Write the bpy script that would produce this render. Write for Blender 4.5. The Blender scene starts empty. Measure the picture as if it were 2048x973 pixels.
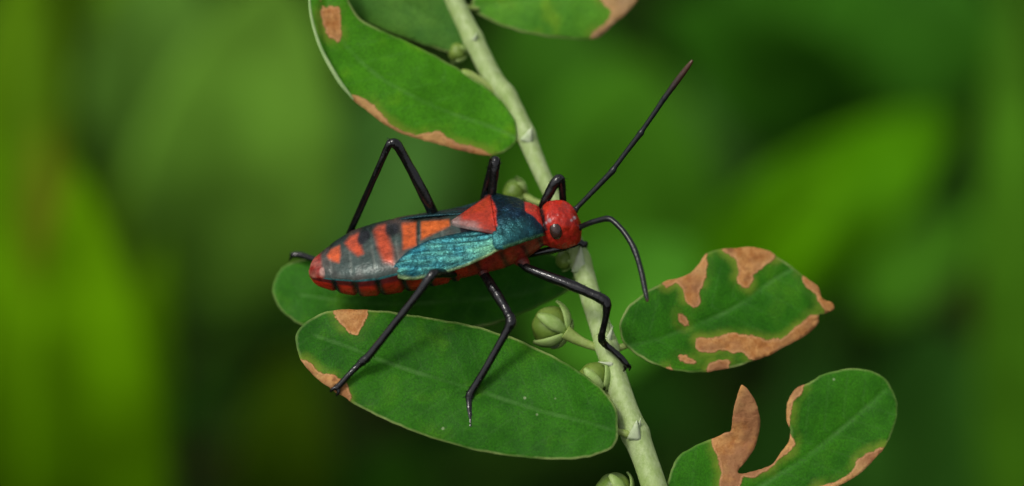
import bpy, math, random
import numpy as np
from mathutils import Vector, Matrix, noise as mnoise
from mathutils.geometry import delaunay_2d_cdt

R = math.radians
random.seed(7)
rng = np.random.default_rng(7)
scene = bpy.context.scene
scene.unit_settings.system = 'METRIC'
scene.unit_settings.scale_length = 0.01          # one unit is one centimetre

# ------------------------------------------------------------------ camera
PITCH = 38.0                  # looking down on the sprig
DIST = 20.0                   # camera to subject, cm
PPC = 370.0                   # photo pixels per cm at the subject
FOCUS = Vector((0.0, 0.0, 15.0))
CX = Vector((1, 0, 0))
CY = Vector((0, math.sin(R(PITCH)), math.cos(R(PITCH))))
CZ = Vector((0, -math.cos(R(PITCH)), math.sin(R(PITCH))))
cam_d = bpy.data.cameras.new('camera')
cam = bpy.data.objects.new('camera', cam_d)
scene.collection.objects.link(cam)
cam.location = FOCUS + CZ * DIST
cam.rotation_euler = (R(90 - PITCH), 0, 0)
cam_d.sensor_width = 36.0
cam_d.lens = 36.0 * DIST / (2048.0 / PPC)
cam_d.clip_start = 0.1
cam_d.clip_end = 5000
cam_d.dof.use_dof = True
cam_d.dof.focus_distance = DIST + 0.02
APERTURE = 0.95               # cm across
cam_d.dof.aperture_fstop = cam_d.lens * 1e-3 / APERTURE
scene.camera = cam
scene.cycles.use_denoising = True
scene.cycles.max_bounces = 8

# ------------------------------------------------------------------ sky, sun, exposure
SUN_EL, SUN_ROT = 62.0, -118.0          # high soft sun, from the left and a little from the camera's side
w = bpy.data.worlds.new('World'); scene.world = w; w.use_nodes = True
nt = w.node_tree; nt.nodes.clear()
sky = nt.nodes.new('ShaderNodeTexSky'); sky.sky_type = 'NISHITA'; sky.sun_disc = False
sky.sun_elevation = R(SUN_EL); sky.sun_rotation = R(SUN_ROT)
sky.air_density = 1.0; sky.dust_density = 4.0
hs = nt.nodes.new('ShaderNodeHueSaturation'); hs.inputs['Saturation'].default_value = 0.22   # thin cloud whitens the sky
bg = nt.nodes.new('ShaderNodeBackground'); bg.inputs['Strength'].default_value = 0.11
wo = nt.nodes.new('ShaderNodeOutputWorld')
nt.links.new(sky.outputs[0], hs.inputs['Color']); nt.links.new(hs.outputs[0], bg.inputs[0]); nt.links.new(bg.outputs[0], wo.inputs[0])
sun_d = bpy.data.lights.new('sun', 'SUN'); sun_d.energy = 1.5; sun_d.angle = R(13); sun_d.color = (1.0, 0.95, 0.86)
sun = bpy.data.objects.new('sun', sun_d); scene.collection.objects.link(sun)
az = R(SUN_ROT)
sdir = Vector((math.sin(az) * math.cos(R(SUN_EL)), math.cos(az) * math.cos(R(SUN_EL)), math.sin(R(SUN_EL))))
sun.rotation_euler = sdir.to_track_quat('Z', 'Y').to_euler()
sun.location = FOCUS + sdir * 60
scene.view_settings.view_transform = 'Standard'; scene.view_settings.look = 'None'
scene.view_settings.exposure = 0.25; scene.view_settings.gamma = 1.0
scene.view_settings.use_curve_mapping = False

# ------------------------------------------------------------------ helpers
COL = scene.collection

def W(px, py, h=0.0):
    """A point seen at photo pixel (px, py), h photo pixels (h/PPC cm) nearer to the camera than the subject plane."""
    hc = h / PPC
    s = (DIST - hc) / DIST
    return FOCUS + CX * ((px - 1024) / PPC * s) + CY * ((486.5 - py) / PPC * s) + CZ * hc

def empty(name, loc, label=None, cat=None, group=None):
    o = bpy.data.objects.new(name, None); COL.objects.link(o); o.location = loc; o.empty_display_size = 0.2
    if label: o['label'] = label
    if cat: o['category'] = cat
    if group: o['group'] = group
    return o

def world_loc(o):
    v = Vector((0, 0, 0))
    while o is not None:
        v += o.location; o = o.parent
    return v

def mesh_obj(name, verts, faces, mat, parent=None, smooth=True, attrs=None, colors=None):
    off = world_loc(parent) if parent else Vector((0, 0, 0))
    me = bpy.data.meshes.new(name)
    me.from_pydata([tuple(Vector(v) - off) for v in verts], [], [tuple(f) for f in faces])
    if attrs:
        for k, a in attrs.items():
            at = me.attributes.new(k, 'FLOAT', 'POINT'); at.data.foreach_set('value', np.asarray(a, dtype=np.float32))
    if colors is not None:
        at = me.attributes.new('Col', 'FLOAT_COLOR', 'POINT'); at.data.foreach_set('color', np.asarray(colors, dtype=np.float32).ravel())
    if smooth:
        me.polygons.foreach_set('use_smooth', [True] * len(me.polygons))
    me.materials.append(mat); me.update()
    o = bpy.data.objects.new(name, me); COL.objects.link(o)
    if parent: o.parent = parent
    return o

def catmull(pts, n=8, closed=False):
    P = [np.array(p, float) for p in pts]; out = []; N = len(P)
    rngi = range(N) if closed else range(N - 1)
    for i in rngi:
        if closed: a, b, c, d = P[i - 1], P[i], P[(i + 1) % N], P[(i + 2) % N]
        else: a, b, c, d = P[max(i - 1, 0)], P[i], P[i + 1], P[min(i + 2, N - 1)]
        for k in range(n):
            t = k / n
            out.append(0.5 * ((2 * b) + (-a + c) * t + (2 * a - 5 * b + 4 * c - d) * t * t + (-a + 3 * b - 3 * c + d) * t ** 3))
    if not closed: out.append(P[-1])
    return np.array(out)

def tube_data(pts, rads, sides=14, shape=None):
    """Swept tube with parallel transport; rads one per point, shape(i, ang) scales the radius."""
    P = [Vector(p) for p in pts]; n = len(P); verts = []; faces = []
    t0 = (P[1] - P[0]).normalized()
    ref = CZ if abs(t0.dot(CZ)) < 0.9 else CX
    nrm = (ref - t0 * ref.dot(t0)).normalized()
    for i in range(n):
        t = (P[min(i + 1, n - 1)] - P[max(i - 1, 0)]).normalized()
        nrm = (nrm - t * nrm.dot(t)).normalized(); bi = t.cross(nrm)
        for k in range(sides):
            a = 2 * math.pi * k / sides
            r = rads[i] * (shape(i, a) if shape else 1.0)
            verts.append(P[i] + nrm * (r * math.cos(a)) + bi * (r * math.sin(a)))
    for i in range(n - 1):
        for k in range(sides):
            k2 = (k + 1) % sides
            faces.append((i * sides + k, i * sides + k2, (i + 1) * sides + k2, (i + 1) * sides + k))
    verts.append(P[0]); verts.append(P[-1]); b = len(verts)
    for k in range(sides):
        k2 = (k + 1) % sides
        faces.append((b - 2, k2, k)); faces.append((b - 1, (n - 1) * sides + k, (n - 1) * sides + k2))
    return verts, faces

def pxtube(ctrl, n=8, sides=14, shape=None, smooth=True):
    """ctrl: (px, py, h, radius px)"""
    C = catmull(ctrl, n) if smooth else np.array(ctrl, float)
    return tube_data([W(*c[:3]) for c in C], [max(c[3], 0.3) / PPC for c in C], sides, shape)

def join(*parts):
    V, F = [], []
    for v, f in parts:
        b = len(V); V += list(v); F += [tuple(i + b for i in q) for q in f]
    return V, F

def seg_dist(P, poly, closed):
    """distance of points P (n,2) to a polyline"""
    A = np.asarray(poly, float); B = np.roll(A, -1, 0) if closed else A[1:]; A = A if closed else A[:-1]
    best = np.full(len(P), 1e9)
    for a, b in zip(A, B):
        d = b - a; L = max(d @ d, 1e-9)
        t = np.clip(((P - a) @ d) / L, 0, 1)
        q = a + t[:, None] * d
        best = np.minimum(best, np.hypot(*(P - q).T))
    return best

def inside(P, poly):
    A = np.asarray(poly, float); res = np.zeros(len(P), bool); j = len(A) - 1
    for i in range(len(A)):
        xi, yi = A[i]; xj, yj = A[j]
        c = ((yi > P[:, 1]) != (yj > P[:, 1])) & (P[:, 0] < (xj - xi) * (P[:, 1] - yi) / (yj - yi + 1e-12) + xi)
        res ^= c; j = i
    return res

def sdf(P, poly):
    d = seg_dist(P, poly, True)
    return np.where(inside(P, poly), d, -d)

# ------------------------------------------------------------------ materials
class NT:
    def __init__(self, name):
        self.m = bpy.data.materials.new(name); self.m.use_nodes = True
        self.t = self.m.node_tree; self.t.nodes.clear()
        self.out = self.n('OutputMaterial')
    def n(self, kind, **kw):
        nd = self.t.nodes.new('ShaderNode' + kind)
        for k, v in kw.items(): setattr(nd, k, v)
        return nd
    def put(self, sock, val):
        if isinstance(val, bpy.types.NodeSocket): self.t.links.new(val, sock)
        elif isinstance(val, (tuple, list)) and sock.type == 'RGBA': sock.default_value = (*val[:3], 1)
        else: sock.default_value = val
    def noise(self, scale, detail=3, rough=0.55, coord=None, dist=0.0):
        if coord is None: coord = self.n('NewGeometry').outputs['Position']
        nd = self.n('TexNoise'); nd.inputs['Scale'].default_value = scale; nd.inputs['Detail'].default_value = detail
        nd.inputs['Roughness'].default_value = rough; nd.inputs['Distortion'].default_value = dist
        self.t.links.new(coord, nd.inputs['Vector']); return nd.outputs['Fac']
    def math(self, op, a, b=0.0, clamp=False):
        nd = self.n('Math', operation=op); nd.use_clamp = clamp
        self.put(nd.inputs[0], a); self.put(nd.inputs[1], b); return nd.outputs[0]
    def ramp(self, v, lo, hi, a=0.0, b=1.0):
        nd = self.n('MapRange', interpolation_type='SMOOTHSTEP')
        self.put(nd.inputs['Value'], v); self.put(nd.inputs['From Min'], lo); self.put(nd.inputs['From Max'], hi)
        self.put(nd.inputs['To Min'], a); self.put(nd.inputs['To Max'], b); return nd.outputs[0]
    def mix(self, f, a, b, mode='MIX'):
        nd = self.n('Mix', data_type='RGBA', blend_type=mode)
        self.put(nd.inputs[0], f); self.put(nd.inputs[6], a); self.put(nd.inputs[7], b); return nd.outputs[2]
    def attr(self, name, out='Fac'):
        return self.n('Attribute', attribute_name=name).outputs[out]
    def bump(self, h, strength, dist):
        nd = self.n('Bump'); nd.inputs['Strength'].default_value = strength; nd.inputs['Distance'].default_value = dist
        self.put(nd.inputs['Height'], h); return nd.outputs[0]
    def bsdf(self, color, rough=0.5, spec=0.5, metal=0.0, normal=None, sss=0.0, coat=0.0):
        p = self.n('BsdfPrincipled'); self.put(p.inputs['Base Color'], color); self.put(p.inputs['Roughness'], rough)
        self.put(p.inputs['Specular IOR Level'], spec); self.put(p.inputs['Metallic'], metal)
        if normal is not None: self.put(p.inputs['Normal'], normal)
        if coat: p.inputs['Coat Weight'].default_value = coat; p.inputs['Coat Roughness'].default_value = 0.25
        return p.outputs[0]
    def finish(self, shader, translucent=None, amount=0.2):
        if translucent is not None:
            tr = self.n('BsdfTranslucent'); self.put(tr.inputs[0], translucent)
            mx = self.n('MixShader'); self.put(mx.inputs[0], amount)
            self.t.links.new(shader, mx.inputs[1]); self.t.links.new(tr.outputs[0], mx.inputs[2]); shader = mx.outputs[0]
        self.t.links.new(shader, self.out.inputs[0]); return self.m

def leaf_material(name, dark, light, trans, rib=0.35, brown_a=(0.36, 0.140, 0.036), brown_b=(0.55, 0.28, 0.095), edge=0.7, yellow=0.42):
    t = NT(name)
    big = t.noise(2.2, 3); mid = t.noise(9, 4); fine = t.noise(95, 2, 0.6); grain = t.noise(210, 1)
    col = t.mix(t.ramp(t.math('ADD', t.math('MULTIPLY', big, 0.6), t.math('MULTIPLY', mid, 0.4)), 0.36, 0.64), dark, light)
    col = t.mix(t.math('MULTIPLY', t.ramp(t.noise(4.5, 2), 0.56, 0.74), yellow), col, (light[0] * 2.2, light[1] * 1.25, light[2] * 0.9))
    g = t.ramp(fine, 0.3, 0.72, 0.78, 1.24)
    g2 = t.ramp(grain, 0.3, 0.7, 0.88, 1.12)
    col = t.mix(1.0, col, t.n('CombineColor').outputs[0], 'MULTIPLY') if False else col
    cc = t.n('CombineColor'); gg = t.math('MULTIPLY', g, g2)
    for s in range(3): t.put(cc.inputs[s], gg)
    col = t.mix(1.0, col, cc.outputs[0], 'MULTIPLY')
    ribd = t.attr('rib')
    ribf = t.math('MULTIPLY', t.ramp(t.math('ADD', ribd, t.math('MULTIPLY', t.math('SUBTRACT', mid, 0.5), 3.0)), 7.0, 0.5), t.math('MULTIPLY', t.ramp(t.noise(3.7, 4), 0.35, 0.65, 0.25, 1.0), rib))
    col = t.mix(ribf, col, (0.11, 0.26, 0.06))
    veinf = t.math('MULTIPLY', t.ramp(t.attr('vein'), 5.0, 0.0), 0.10)
    col = t.mix(veinf, col, (0.12, 0.26, 0.07))
    ed = t.attr('edge')
    edf = t.math('MULTIPLY', t.ramp(t.math('ADD', ed, t.math('MULTIPLY', t.math('SUBTRACT', mid, 0.5), 5.0)), 6.0, 1.2), t.math('MULTIPLY', t.ramp(t.noise(3.1, 3), 0.38, 0.62, 0.25, 1.1), edge))
    col = t.mix(edf, col, (0.30, 0.38, 0.12))
    vo = t.n('TexVoronoi'); vo.inputs['Scale'].default_value = 7.0; t.t.links.new(t.n('NewGeometry').outputs['Position'], vo.inputs['Vector'])
    speck = t.math('MULTIPLY', t.ramp(vo.outputs['Distance'], 0.075, 0.035), t.ramp(t.noise(2.6, 2), 0.52, 0.6))
    col = t.mix(t.math('MULTIPLY', speck, 0.55), col, (0.34, 0.42, 0.22))
    # withered patches, from the distance to their outline
    n1 = t.noise(14, 4, 0.6); n2 = t.noise(40, 3, 0.6)
    p = t.math('ADD', t.attr('patch'), t.math('ADD', t.math('MULTIPLY', t.math('SUBTRACT', n1, 0.5), 16.0), t.math('MULTIPLY', t.math('SUBTRACT', n2, 0.5), 8.0)))
    halo = t.math('MULTIPLY', t.ramp(p, -22.0, 0.0), t.ramp(t.noise(4.1, 3), 0.4, 0.62, 0.1, 0.75))
    col = t.mix(halo, col, (0.17, 0.24, 0.02))
    br = t.mix(t.ramp(t.noise(18, 5, 0.65), 0.33, 0.68), brown_a, brown_b)
    br = t.mix(t.math('MULTIPLY', t.ramp(t.noise(5, 3), 0.42, 0.62), 0.75), br, (0.27, 0.125, 0.060))
    br = t.mix(t.math('MULTIPLY', t.ramp(t.noise(3.3, 3), 0.50, 0.68), 0.6), br, (0.52, 0.32, 0.12))
    br = t.mix(t.math('MULTIPLY', t.ramp(t.noise(7.5, 4, 0.6, dist=1.2), 0.56, 0.70), 0.55), br, (0.15, 0.055, 0.022))
    br = t.mix(t.ramp(p, 6.5, 2.5, 0.0, 0.40), br, (0.62, 0.33, 0.15))
    br = t.mix(t.ramp(p, 1.8, 0.2, 0.0, 0.75), br, (0.17, 0.075, 0.025))
    br = t.mix(t.math('MULTIPLY', t.ramp(t.noise(60, 3), 0.55, 0.75), 0.5), br, (0.20, 0.08, 0.035))
    f = t.ramp(p, -1.6, 1.6)
    col = t.mix(f, col, br)
    bh = t.math('ADD', t.math('MULTIPLY', fine, 0.5), t.math('ADD', t.math('MULTIPLY', mid, 1.2), t.math('MULTIPLY', t.math('MULTIPLY', f, n2), 1.6)))
    nrm = t.bump(bh, 0.35, 0.012)
    sh = t.bsdf(col, t.ramp(fine, 0.3, 0.7, 0.46, 0.60), 0.11, 0.0, nrm)
    return t.finish(sh, t.mix(f, trans, (0.3, 0.12, 0.03)), 0.16)

def plain(name, a, b, scale=12, rough=0.5, spec=0.4, bumpd=0.01, bstr=0.3, trans=None, amt=0.2, metal=0.0, coat=0.0):
    t = NT(name)
    n1 = t.noise(scale, 4, 0.6); n2 = t.noise(scale * 6, 3)
    col = t.mix(t.ramp(n1, 0.35, 0.65), a, b)
    nrm = t.bump(t.math('ADD', n1, t.math('MULTIPLY', n2, 0.5)), bstr, bumpd)
    return t.finish(t.bsdf(col, rough, spec, metal, nrm, coat=coat), trans, amt)

GREEN_D, GREEN_L = (0.013, 0.088, 0.0015), (0.028, 0.148, 0.003)
M_leaf = leaf_material('leaf_green', GREEN_D, GREEN_L, (0.10, 0.28, 0.02))
M_leaf_lit = leaf_material('leaf_lit_green', (0.036, 0.165, 0.002), (0.060, 0.245, 0.005), (0.12, 0.32, 0.02))  # leaf green lightened: the upper leaf's different lighting is put into the colour
M_leaf_pale = leaf_material('leaf_pale_green', (0.045, 0.15, 0.018), (0.075, 0.20, 0.022), (0.14, 0.30, 0.03), rib=0.15)
M_leaf_bright = leaf_material('leaf_bright_green', (0.05, 0.19, 0.012), (0.085, 0.26, 0.015), (0.16, 0.36, 0.02), rib=0.15, brown_a=(0.25, 0.15, 0.07), brown_b=(0.34, 0.22, 0.12))
M_margin = plain('pale_rolled_margin', (0.26, 0.40, 0.15), (0.34, 0.47, 0.20), 14, 0.55, 0.3)
M_petiole = plain('petiole', (0.22, 0.32, 0.06), (0.30, 0.38, 0.11), 14, 0.5, 0.35)
M_fruit = plain('unripe_fruit', (0.12, 0.21, 0.025), (0.19, 0.28, 0.045), 7, 0.42, 0.4, trans=(0.2, 0.35, 0.03), amt=0.15)
M_sepal = plain('sepal', (0.22, 0.34, 0.08), (0.30, 0.42, 0.13), 12, 0.5, 0.35)
M_bract = plain('papery_bract', (0.48, 0.54, 0.36), (0.36, 0.46, 0.24), 12, 0.6, 0.3)

t = NT('waxy_stem')
pos = t.n('NewGeometry').outputs['Position']
mp = t.n('Mapping'); mp.inputs['Rotation'].default_value = (0, R(25), 0); mp.inputs['Scale'].default_value = (5, 5, 0.7)
t.t.links.new(pos, mp.inputs[0])
st = t.noise(6, 5, 0.65, mp.outputs[0]); sn = t.noise(70, 3, 0.6); sb = t.noise(3, 3)
col = t.mix(t.ramp(st, 0.32, 0.66), (0.29, 0.40, 0.13), (0.40, 0.50, 0.23))
col = t.mix(t.math('MULTIPLY', t.ramp(sb, 0.5, 0.7), 0.5), col, (0.24, 0.36, 0.08))
col = t.mix(t.math('MULTIPLY', t.ramp(sn, 0.58, 0.75), 0.2), col, (0.22, 0.32, 0.10))
M_stem = t.finish(t.bsdf(col, 0.52, 0.3, 0.0, t.bump(t.math('ADD', st, t.math('MULTIPLY', sn, 0.5)), 0.4, 0.015)))

def chitin(name, rough=0.3, spec=0.5, bump=0.3, scale=38, coat=0.0):
    """insect shell: colour and metallic sheen from the mesh"""
    t = NT(name)
    c = t.attr('Col', 'Color'); met = t.attr('metal')
    n1 = t.noise(scale, 4, 0.6); n2 = t.noise(scale * 3.2, 3)
    k = t.ramp(n1, 0.28, 0.72, 0.62, 1.28)
    cc = t.n('CombineColor')
    for s in range(3): t.put(cc.inputs[s], k)
    c = t.mix(1.0, c, cc.outputs[0], 'MULTIPLY')
    nrm = t.bump(t.math('ADD', n1, t.math('MULTIPLY', n2, 0.45)), bump, 0.012)
    r = t.ramp(n2, 0.3, 0.7, rough * 0.8, rough * 1.3)
    return t.finish(t.bsdf(c, r, spec, met, nrm, coat=coat))

M_body = chitin('bug_shell', 0.30, 0.33, 0.35, 24)
M_pad = chitin('bug_wing_pad', 0.29, 0.45, 0.8, 30)
t = NT('bug_black_leg')
n1 = t.noise(42, 4, 0.65); n2 = t.noise(120, 2)
col = t.mix(t.ramp(n1, 0.4, 0.7), (0.003, 0.003, 0.0035), (0.007, 0.006, 0.005))
M_black = t.finish(t.bsdf(col, t.ramp(n1, 0.3, 0.7, 0.09, 0.20), 0.55, 0.0, t.bump(t.math('ADD', n1, n2), 0.22, 0.004)))
M_eye = plain('bug_eye', (0.028, 0.013, 0.010), (0.046, 0.022, 0.015), 90, 0.16, 0.6, 0.003, 0.3)
M_soil = plain('soil', (0.008, 0.012, 0.003), (0.018, 0.020, 0.005), 1.2, 0.9, 0.03, 0.3, 0.6)  # near-black colour also carries the shade of surrounding tall plants

# ================================================================== ground and ground cover
gv, gf = [], []
NG = 60
def gz(x, y): return 0.35 * mnoise.noise(Vector((x * 0.25, y * 0.25, 0))) - 0.1
ext = [(-1 if i < 0 else 1) * (abs(i) / 30) ** 3 * 900 for i in range(-30, 31)]
for j in range(61):
    for i in range(61):
        gv.append((ext[i], ext[j] + 14, gz(ext[i], ext[j])))
for j in range(60):
    for i in range(60):
        b = j * 61 + i; gf.append((b, b + 1, b + 62, b + 61))
ground = mesh_obj('ground', gv, gf, M_soil); ground['kind'] = 'structure'

def low_leaf(V, F, C, p, L, wd, az, tilt, col):
    """one small pointed leaf of eight triangles"""
    d = Vector((math.cos(az) * math.cos(tilt), math.sin(az) * math.cos(tilt), math.sin(tilt)))
    s = Vector((-math.sin(az), math.cos(az), 0)); up = s.cross(d)
    b = len(V)
    rows = [(0, 0.05), (0.3, 0.9), (0.6, 1.0), (0.85, 0.55)]
    for tt, ww in rows:
        c = p + d * (L * tt) - Vector((0, 0, 1)) * (L * 0.35 * tt * tt)
        V.append(c - s * (wd * ww / 2) + up * 0.08 * wd); V.append(c); V.append(c + s * (wd * ww / 2) + up * 0.08 * wd)
    V.append(p + d * L - Vector((0, 0, 1)) * (L * 0.35))
    for i in range(3):
        for k in range(2):
            F.append((b + i * 3 + k, b + i * 3 + k + 1, b + i * 3 + k + 4, b + i * 3 + k + 3))
    F.append((b + 9, b + 10, b + 12)); F.append((b + 10, b + 11, b + 12))
    C += [(*col, 1)] * (len(V) - b)

def foliage_material(name, amt=0.2, rough=0.55):
    t = NT(name)
    c = t.attr('Col', 'Color'); k = t.ramp(t.noise(1.4, 3), 0.3, 0.7, 0.7, 1.25); cc = t.n('CombineColor')
    for s in range(3): t.put(cc.inputs[s], k)
    c = t.mix(1.0, c, cc.outputs[0], 'MULTIPLY')
    return t.finish(t.bsdf(c, rough, 0.03), c, amt)
M_fol = foliage_material('weed_foliage', 0.2)

V, F, C = [], [], []
for i in range(4200):
    x = random.uniform(-22, 22); y = random.uniform(-6, 48)
    p = Vector((x, y, gz(x, y) + random.uniform(0.0, 2.2)))
    k = random.uniform(0.5, 1.25)
    c = (0.010 * k * random.uniform(0.7, 1.6), 0.042 * k, 0.002 * k)  # greens darkened to stand in for shade, since nothing overhead shadows them
    low_leaf(V, F, C, p, random.uniform(1.0, 2.4), random.uniform(0.4, 1.0), random.uniform(0, 6.28), random.uniform(-0.2, 0.9), c)
gc = mesh_obj('ground_cover', V, F, M_fol, colors=C, smooth=True)
gc['kind'] = 'stuff'; gc['label'] = 'dark green low weeds covering the soil far below the sprig'; gc['category'] = 'ground cover'

# ------------------------------------------------------------------ weeds and grass behind, out of focus
def weed_leaf(parent, base, tip, width, hb, ht, col, name='leaf', bend=0.12, fold=0.10):
    """broad leaf from photo pixel base to tip; width in photo pixels; hb, ht: cm towards the camera (negative: behind)"""
    B = W(*base, hb * PPC); T = W(*tip, ht * PPC)
    ax = T - B; L = ax.length; ax.normalize()
    view = (cam.location - (B + T) / 2).normalized()
    side = ax.cross(view).normalized(); up = side.cross(ax).normalized()
    wd = width / PPC * (DIST - (hb + ht) / 2) / DIST
    Vv, Ff, Cc = [], [], []
    n, m = 22, 6
    for i in range(n + 1):
        s = i / n
        prof = max(math.sin(math.pi * min(1, s ** 0.8)) ** 0.6, 0.03) if name == 'leaf' else max((1 - s ** 3.5) * (0.75 + 0.25 * min(1, s * 3)), 0.02)
        c = B + ax * (L * s) + up * (bend * L * (math.sin(math.pi * s)))
        for j in range(-m, m + 1):
            q = j / m
            Vv.append(c + side * (wd / 2 * prof * q) + up * (fold * wd * abs(q) * prof + 0.02 * wd * math.sin(9 * s + 3 * q)))
            vein = 1.15 if j == 0 else 1.0
            Cc.append((col[0] * vein, col[1] * vein, col[2] * vein, 1))
    mm = 2 * m + 1
    for i in range(n):
        for j in range(2 * m):
            b = i * mm + j; Ff.append((b, b + 1, b + mm + 1, b + mm))
    o = mesh_obj(name, Vv, Ff, M_fol, parent, colors=Cc)
    sol = o.modifiers.new('thickness', 'SOLIDIFY'); sol.thickness = 0.02
    return B

def stalk(parent, top_pts, foot, r=0.09, col=(0.05, 0.12, 0.015)):
    """stalk from the ground up through the leaf bases"""
    P = [foot] + sorted(top_pts, key=lambda v: v.z)
    C = catmull([tuple(p) for p in P], 8)
    v, f = tube_data(C, [r * (1 - 0.5 * i / len(C)) for i in range(len(C))], 8)
    mesh_obj('stalk', v, f, M_fol, parent, colors=[(*col, 1)] * len(v))

def weed(name, label, cat, leaves, foot_px=None, kind='leaf', group='plants out of focus behind the sprig', r=0.09):
    Bs = [W(*l[0], l[3] * PPC) for l in leaves]
    c = sum(Bs, Vector()) / len(Bs)
    foot = Vector((c.x, c.y + 0.6, 0.0)); foot.z = gz(foot.x, foot.y) - 0.1
    root = empty(name, foot, label, cat, group)
    for l in leaves: weed_leaf(root, *l[:6], name=kind, bend=l[6] if len(l) > 6 else 0.12)
    stalk(root, Bs, foot, r)
    return root

YEL = (0.115, 0.285, 0.001); YEL2 = (0.105, 0.26, 0.001); SAGE = (0.125, 0.285, 0.026); MID = (0.055, 0.19, 0.008); DIM = (0.014, 0.052, 0.002); OLV = (0.045, 0.095, 0.002)
weed('grass_tuft', 'wide yellow-green grass blades standing behind the tail end of the insect', 'grass', [
    ((215, 1150), (150, 330), 290, -9.0, -7.0, YEL), ((40, 1150), (-40, 200), 200, -10.5, -9, YEL2), ((250, 1150), (330, 470), 130, -9.5, -8, YEL2),
    ((90, 1150), (90, 230), 150, -11, -10, (0.13, 0.16, 0.006)), ((-30, 1150), (60, -250), 260, -12.5, -12, (0.075, 0.17, 0.002)), ((150, 1150), (230, -200), 260, -13, -12.5, (0.070, 0.165, 0.002))], kind='blade')
weed('broad_leaf_weed', 'pale sage-green broad-leaved weed behind the brown-edged upper leaf', 'plant', [
    ((420, 620), (560, -60), 420, -11.0, -9.5, SAGE), ((300, 520), (330, -120), 330, -12.5, -12, (0.08, 0.19, 0.02)), ((640, 560), (860, 150), 300, -13, -13, (0.06, 0.17, 0.025))])
weed('low_weed', 'dim olive low weed under the tip of the long lower leaf', 'plant', [
    ((560, 1060), (590, 690), 210, -11, -9.5, OLV), ((700, 1120), (830, 900), 200, -12, -11, DIM)])
weed('leafy_weed', 'mid-green leafy weed seen between the stem and the straight antenna', 'plant', [
    ((1230, 620), (1260, 110), 420, -12, -11, MID), ((1130, 560), (1090, -60), 330, -13, -12.5, (0.034, 0.125, 0.006)), ((1420, 640), (1430, 150), 330, -13, -12, (0.05, 0.145, 0.02)), ((1080, 700), (1400, 500), 260, -8, -7.5, (0.055, 0.20, 0.012))])
weed('slanting_weed', 'yellow-green weed with slanting leaves behind the nibbled oval leaf', 'plant', [
    ((1420, 600), (1900, 230), 270, -10.5, -9.5, (0.070, 0.24, 0.001)), ((1500, 560), (1700, 330), 150, -9.5, -9, (0.085, 0.27, 0.001)), ((1700, 620), (1960, 440), 160, -12, -12, MID)])
weed('tall_grass', 'tall pale green grass blade beyond the notched leaf', 'grass', [
    ((2030, 1150), (2020, -150), 150, -10, -9, (0.052, 0.16, 0.006)), ((2110, 1150), (2100, -100), 140, -10.5, -9.5, (0.06, 0.18, 0.006))], kind='blade')
weed('dark_weed', 'dark green weed with wide leaves below the notched leaf', 'plant', [  # leaves coloured in dark greens
    ((1900, 1150), (1860, 640), 380, -12, -11, (0.035, 0.125, 0.012)), ((1620, 1120), (1640, 700), 280, -13, -12, (0.025, 0.09, 0.01)), ((2080, 1100), (2030, 700), 260, -13, -12.5, (0.04, 0.13, 0.012))])
weed('drooping_weed', 'dusky green weed behind the leaf with the papery brown tip', 'plant', [
    ((1700, 260), (1330, 10), 260, -12, -11, (0.022, 0.095, 0.004)), ((1800, 240), (1800, -120), 420, -13, -13, (0.03, 0.125, 0.006)), ((1640, 160), (1500, -150), 320, -14, -14, (0.026, 0.105, 0.005))])

# ================================================================== the sprig
base_ground = Vector((W(1420, 1250, -60).x + 1.5, 4.0, 0.0)); base_ground.z = gz(base_ground.x, base_ground.y) - 0.1
sprig = empty('leafy_sprig', base_ground, 'pale green stem with oval leaves, brown withered patches and small round fruits', 'plant')

STEM = [(840, -170, -215, 17), (880, -60, -205, 18), (908, 0, -200, 18.5), (946, 78, -190, 19.5), (985, 155, -180, 20), (1018, 200, -170, 19), (1050, 268, -158, 19),
        (1078, 335, -148, 16.5), (1104, 392, -140, 16), (1133, 450, -128, 17), (1160, 520, -112, 20), (1180, 590, -88, 20), (1206, 670, -60, 21.5), (1228, 745, -42, 22), (1250, 815, -28, 24),
        (1272, 872, -18, 26), (1294, 930, -10, 24), (1312, 985, -5, 24.5), (1352, 1110, 0, 25)]
Cs = catmull(STEM, 10)
pts = [W(*c[:3]) for c in Cs]; rad = [c[3] / PPC for c in Cs]
# the stem goes on down to the soil below the picture
tail = catmull([tuple(pts[-6]), tuple(pts[-1]), tuple(pts[-1] + (pts[-1] - pts[-8]).normalized() * 2.2 + Vector((0, 0.3, -0.4))), tuple(base_ground + Vector((-0.5, -0.4, 5))), tuple(base_ground)], 10)[11:]
pts += [Vector(p) for p in tail]; rad += [0.068 + 0.03 * i / len(tail) for i in range(len(tail))]
nodes_y = [78, 190, 268, 520, 690, 868]
def stem_shape(i, a):
    y = Cs[i][1] if i < len(Cs) else 2000
    k = 1 + 0.05 * math.cos(4 * a + 0.5) + 0.03 * mnoise.noise(Vector((math.cos(a) * 1.5, math.sin(a) * 1.5, i * 0.09)))
    for ny in nodes_y: k += 0.12 * math.exp(-((y - ny) / 13) ** 2)
    return k
v, f = tube_data(pts, rad, 22, stem_shape)
mesh_obj('stem', v, f, M_stem, sprig)

def wob(x, y, s, seed): return mnoise.noise(Vector((x * s, y * s, seed)))

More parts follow.
